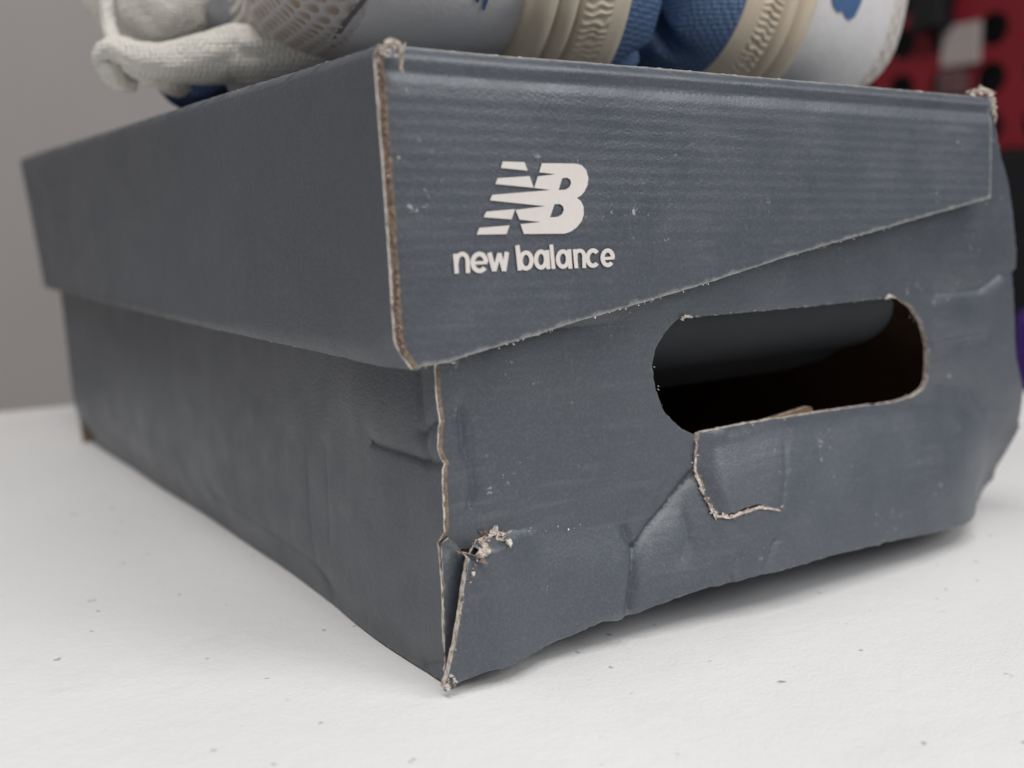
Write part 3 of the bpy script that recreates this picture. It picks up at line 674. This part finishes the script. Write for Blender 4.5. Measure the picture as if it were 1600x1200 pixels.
def build_shoe(name, sgn, xc, ytoe, zc, yaw, roll, label, hm=.031, sag=0.0):
    base = Vector((xc - sgn * .05, ytoe + .14, .1275))
    root = thing(name, base, label, 'shoe', 'pair of running shoes on the lid'); S_ = Shoe(root, sgn, xc, ytoe, zc, yaw, roll)
    # blue outsole: plan filled from rim to spine with moulded lugs, rim wraps up to the cream foam
    rows = []
    spine = np.stack([np.clip(PL[:, 0], .05, .245), np.zeros(NTH)], 1)
    for k in np.r_[0, np.linspace(.06, .86, 46), .91, .95, .98, 1.0]:
        row = []
        for i in range(NTH):
            l, w = spine[i] + (PL[i] - spine[i]) * k
            ch = min(abs(abs(w) - .004 * 0) - .0022, abs(((l + .85 * abs(w)) % .034) - .017) - .0022)
            lug = sstep(-.0004, .0022, ch) * .0045 * sstep(1.0, .93, k)
            rim = .0045 * max(0, (k - .86) / .14) ** 2
            row.append((l, w, spring(l) - lug + rim + .0036))
        rows.append(row)
    for off, h in ((.0006, .0062), (.0012, .0078)): rows.append([(PL[i][0] + NRM[i][0] * off, PL[i][1] + NRM[i][1] * off, spring(PL[i][0]) + h + .0036) for i in range(NTH)])
    S_.loft('outsole', rows, M['rubber'])
    # cream midsole: two rolled ridges, a waved band, a smooth band
    prof = [(.0113, .0010), (.0118, .0016), (.014, .0022), (.0165, .0026)] + [(.0165 + .00042 * j, .0027) for j in range(1, 21)] + [(.0254, .0024), (.0259, .0010), (.0264, .0012), (.0272, .0024), (.0290, .0031), (.0310, .0024), (.0316, .0009), (.0322, .0014), (.0335, .0030), (.0360, .0034), (.0385, .0024), (.0398, .0006), (.0400, -.003)]
    sc = (hm + .009 - .0113) / (.0400 - .0113)
    rows = []
    for h, off in prof:
        row = []
        band = sstep(.0170, .0180, h) * sstep(.0252, .0242, h); hh = .0113 + (h - .0113) * sc
        for i in range(2400):
            o_ = off
            if band:                             # moulded wave relief
                arc_ = i * .00029
                o_ += band * .00042 * math.sin(2 * math.pi * (arc_ / .0019 + h * 130 + .14 * math.sin(h * 1500 + arc_ * 160) + .55 * fbm(arc_, h, 260, 5.0))) * (.5 + .5 * sstep(-.3, .2, fbm(arc_, h, 150, 8.0)))
            l_, w_ = PLM[i]; row.append((l_ + NRMM[i][0] * o_, w_ + NRMM[i][1] * o_, spring(l_) + hh))
        rows.append(row)
    S_.loft('midsole', rows, M['midsole'])
    # upper: dome of silver leather with knit-mesh vamp
    nu = 64; rows = []; cols = []; mrows = []; mcols = []
    up = np.stack([np.clip(PL[:, 0], .045, .235), np.zeros(NTH)], 1)
    def upt(i, t, off=0.0):
        c = max(0, math.cos(t * math.pi / 2)) ** .46; p = up[i] + (PL[i] - NRM[i] * .0025 - up[i]) * c; l = p[0]
        p[1] -= sag * math.sin(t * math.pi / 2) * sstep(.01, -.03, p[1])
        return [p[0], p[1], spring(l) * (1 - .45 * t) + hm + .0075 + (upper_h(l) - .004 + off) * math.sin(t * math.pi / 2) ** .95]
    ts = np.linspace(0, 1, nu)
    for t in ts: rows.append([tuple(upt(i, t)) for i in range(NTH)])
    S_.loft('upper', rows, M['leather'])
    # mesh panel: lies on the vamp, honeycomb of sunk holes
    sel = [i for i in range(NTH) if PL[i][0] < .125]; sel = sorted(sel, key=lambda i: PL[i][1])
    verts = []; tint = []; nn = 150; NI = 260
    def samp(fi, t):                             # interpolate the closed plan
        i0 = int(math.floor(fi)) % NTH; i1 = (i0 + 1) % NTH; f = fi - math.floor(fi); a = upt(i0, t, .0016); b = upt(i1, t, .0016); return [a[j] * (1 - f) + b[j] * f for j in range(3)]
    i_toe = int(np.argmin(PL[:, 0])); span = 96
    ring = np.array([upt(i % NTH, .68) for i in range(NTH + 1)]); al = np.r_[0, np.cumsum(np.sqrt((np.diff(ring, axis=0) ** 2).sum(1)))]
    ARC = np.concatenate([al[:-1] - al[-1], al[:-1], al[:-1] + al[-1]]); MER = []
    for c in range(NI):
        fi = i_toe - span + 2 * span * c / (NI - 1); edge = .45 + .05 * math.cos((c / (NI - 1) - .5) * 9)
        tt = edge + (1 - edge) * np.arange(nn) / (nn - 1); q3 = np.array([upt(int(round(fi)) % NTH, t) for t in tt]); cm = np.r_[0, np.cumsum(np.sqrt((np.diff(q3, axis=0) ** 2).sum(1)))]
        MER.append(cm - np.interp(.68, tt, cm))
    for r in range(nn):
        for c in range(NI):
            fi = i_toe - span + 2 * span * c / (NI - 1); edge = .45 + .05 * math.cos((c / (NI - 1) - .5) * 9)
            t = edge + (1.0 - edge) * r / (nn - 1)
            p = samp(fi, t); P_ = .0046
            # hexagonal cells in (arc length round the plan, climb over the vamp)
            a = float(np.interp(fi, np.arange(-NTH, 2 * NTH), ARC)); b_ = MER[c][r]
            best = 9.0
            r0 = round(b_ / (P_ * .866))
            for rr in (r0 - 1, r0, r0 + 1):
                offx = (rr % 2) * P_ / 2; k0 = round((a - offx) / P_)
                best = min(best, math.hypot(a - (k0 * P_ + offx), b_ - rr * P_ * .866))
            hole = sstep(.0019, .0011, best); rimh = sstep(0, .03, t - edge)
            p[2] += -.0012 * hole * rimh - .0014 * (1 - rimh); verts.append(S_.w(*p)); tint.append(hole * rimh)
    faces = []
    for r in range(nn - 1):
        for c in range(NI - 1):
            f = (r * NI + c, r * NI + c + 1, (r + 1) * NI + c + 1, (r + 1) * NI + c); faces.append(f[::-1] if sgn > 0 else f)
    mesh_obj('toe_mesh', verts, faces, M['mesh'], root, cols=tint)
    return S_
SHOE1 = build_shoe('running_shoe', 1, .112, .038, .1795, -7, 8, 'silver and white running shoe lying on its side, tongue hanging past the lid edge', .031, .015)
SHOE2 = build_shoe('running_shoe', -1, .108, .044, .1860, -7, 8, 'silver running shoe on its side against the other sole, beside the red rack', .027)
# padded tongue and collar of the first shoe, hanging out over the long side of the lid
def tube(name, pts, radii, mat, parent, seg=40, flat=(1, 1), tilt=(0, 0, 1)):
    P = [Vector(p) for p in pts]; Q = []; Rr = []
    n = len(P)
    def cr(a, b, c, d, t): return .5 * ((2 * b) + (c - a) * t + (2 * a - 5 * b + 4 * c - d) * t * t + (-a + 3 * b - 3 * c + d) * t ** 3)
    for i in range(n - 1):
        for j in range(10):
            t = j / 10; q = [P[max(i - 1, 0)], P[i], P[i + 1], P[min(i + 2, n - 1)]]; Q.append(cr(*q, t)); rr = [radii[max(i - 1, 0)], radii[i], radii[i + 1], radii[min(i + 2, n - 1)]]; Rr.append(max(.0006, cr(*rr, t)))
    Q.append(P[-1]); Rr.append(radii[-1]); verts = []; faces = []; tl = Vector(tilt)
    for i, p in enumerate(Q):
        d = (Q[min(i + 1, len(Q) - 1)] - Q[max(i - 1, 0)]).normalized(); a = d.cross(tl).normalized(); b = a.cross(d).normalized()
        for k in range(seg):
            th = 2 * math.pi * k / seg; g = 1 + .10 * mnoise.noise(Vector((math.cos(th) * 2.2, math.sin(th) * 2.2, i * .10))) + .05 * mnoise.noise(Vector((math.cos(th) * 5, math.sin(th) * 5, i * .22 + 9)))
            verts.append(p + a * (math.cos(th) * Rr[i] * flat[0] * g) + b * (math.sin(th) * Rr[i] * flat[1] * g))
    for i in range(len(Q) - 1):
        for k in range(seg): faces.append((i * seg + k, i * seg + (k + 1) % seg, (i + 1) * seg + (k + 1) % seg, (i + 1) * seg + k)[::-1])
    faces.append(tuple(range(seg))); faces.append(tuple(range((len(Q) - 1) * seg, len(Q) * seg))[::-1])
    return mesh_obj(name, verts, faces, mat, parent)
K = lambda px, py, y: hit(px, py, 1, y)
r1 = SHOE1.root
tube('tongue', [K(520, 60, .112), K(415, 84, .128), K(365, 84, .134), K(310, 94, .138), K(258, 98, .143), K(218, 90, .148), K(188, 78, .153), K(170, 84, .156), K(172, 106, .157), K(190, 126, .157), (K(215, 134, .156))],
     [.0070, .0082, .0082, .0070, .0056, .0046, .0040, .0036, .0036, .0034, .0016], M['padding'], r1, flat=(1.25, 1.0))
tube('tongue_fold', [K(196, 96, .150), K(225, 108, .148), K(262, 124, .147), K(285, 140, .149)], [.0030, .0042, .0042, .0030], M['padding'], r1, flat=(1.3, .9))
tube('collar', [K(190, -60, .185), K(203, -10, .182), K(222, 22, .180), K(258, 30, .180), K(292, 12, .182), K(318, -30, .186)], [.012, .0115, .0095, .0092, .0095, .011], M['padding'], r1, flat=(1.2, 1.0), tilt=(0, 1, 0))
tube('collar_edge', [K(166, -40, .176), K(168, 10, .172), K(172, 45, .168), K(182, 72, .160)], [.0024, .0022, .0022, .0026], M['padding'], r1, tilt=(0, 1, 0))
tube('lining', [K(255, 128, .165), K(285, 140, .163), K(320, 140, .160), K(350, 128, .158)], [.003, .0058, .0062, .004], M['lining'], r1, flat=(1.0, 1.0))
tube('eyestay', [K(300, -30, .200), K(330, 10, .190), K(360, 40, .182), K(390, 70, .176)], [.018, .016, .014, .012], M['seam_and_shade'], r1)  # dark grey here paints the shadow above the tongue
# printed marks on the leather, thrown onto the surface where they sit
dg = bpy.context.evaluated_depsgraph_get()
def surf_patch(name, px_poly, target, parent, mat, lift=.0004):
    inv = target.matrix_world.inverted() if False else None
    off = root_of(target)
    me = target.data; bvh = BVHTree.FromPolygons([v.co + off for v in me.vertices], [tuple(p.vertices) for p in me.polygons])
    V, F = triangulate(resample(px_poly, 3.0), [], 5.0); P = []
    for x, y in V:
        h = bvh.ray_cast(CAM, ray(x, y).normalized()); P.append(h[0])
    ok = [t for t in F if all(P[i] is not None for i in t)]
    P = [(p - ray(x, y).normalized() * lift) if p is not None else CAM * 0 for p, (x, y) in zip(P, V)]
    if ok: return mesh_obj(name, P, [tuple(int(i) for i in t) for t in ok], mat, parent)
def part(root, nm): return [c for c in root.children if c.name.split('.')[0] == nm][0]
surf_patch('logo', [(1296, -25), (1352, -25), (1346, 5), (1336, 26), (1327, 32), (1320, 26), (1317, 17), (1310, 20), (1302, 10)], part(SHOE2.root, 'upper'), SHOE2.root, M['blue_print'])
surf_patch('seam', [(511, 74), (520, 74), (545, 35), (580, -8), (570, -8), (535, 35)], part(r1, 'upper'), r1, M['seam_and_shade'], .0005)
surf_patch('logo', [(738, -25), (752, -25), (748, 5), (744, 4)], part(r1, 'upper'), r1, M['blue_print'])
surf_patch('logo', [(760, -25), (772, -25), (757, 17), (753, 15)], part(r1, 'upper'), r1, M['blue_print'])
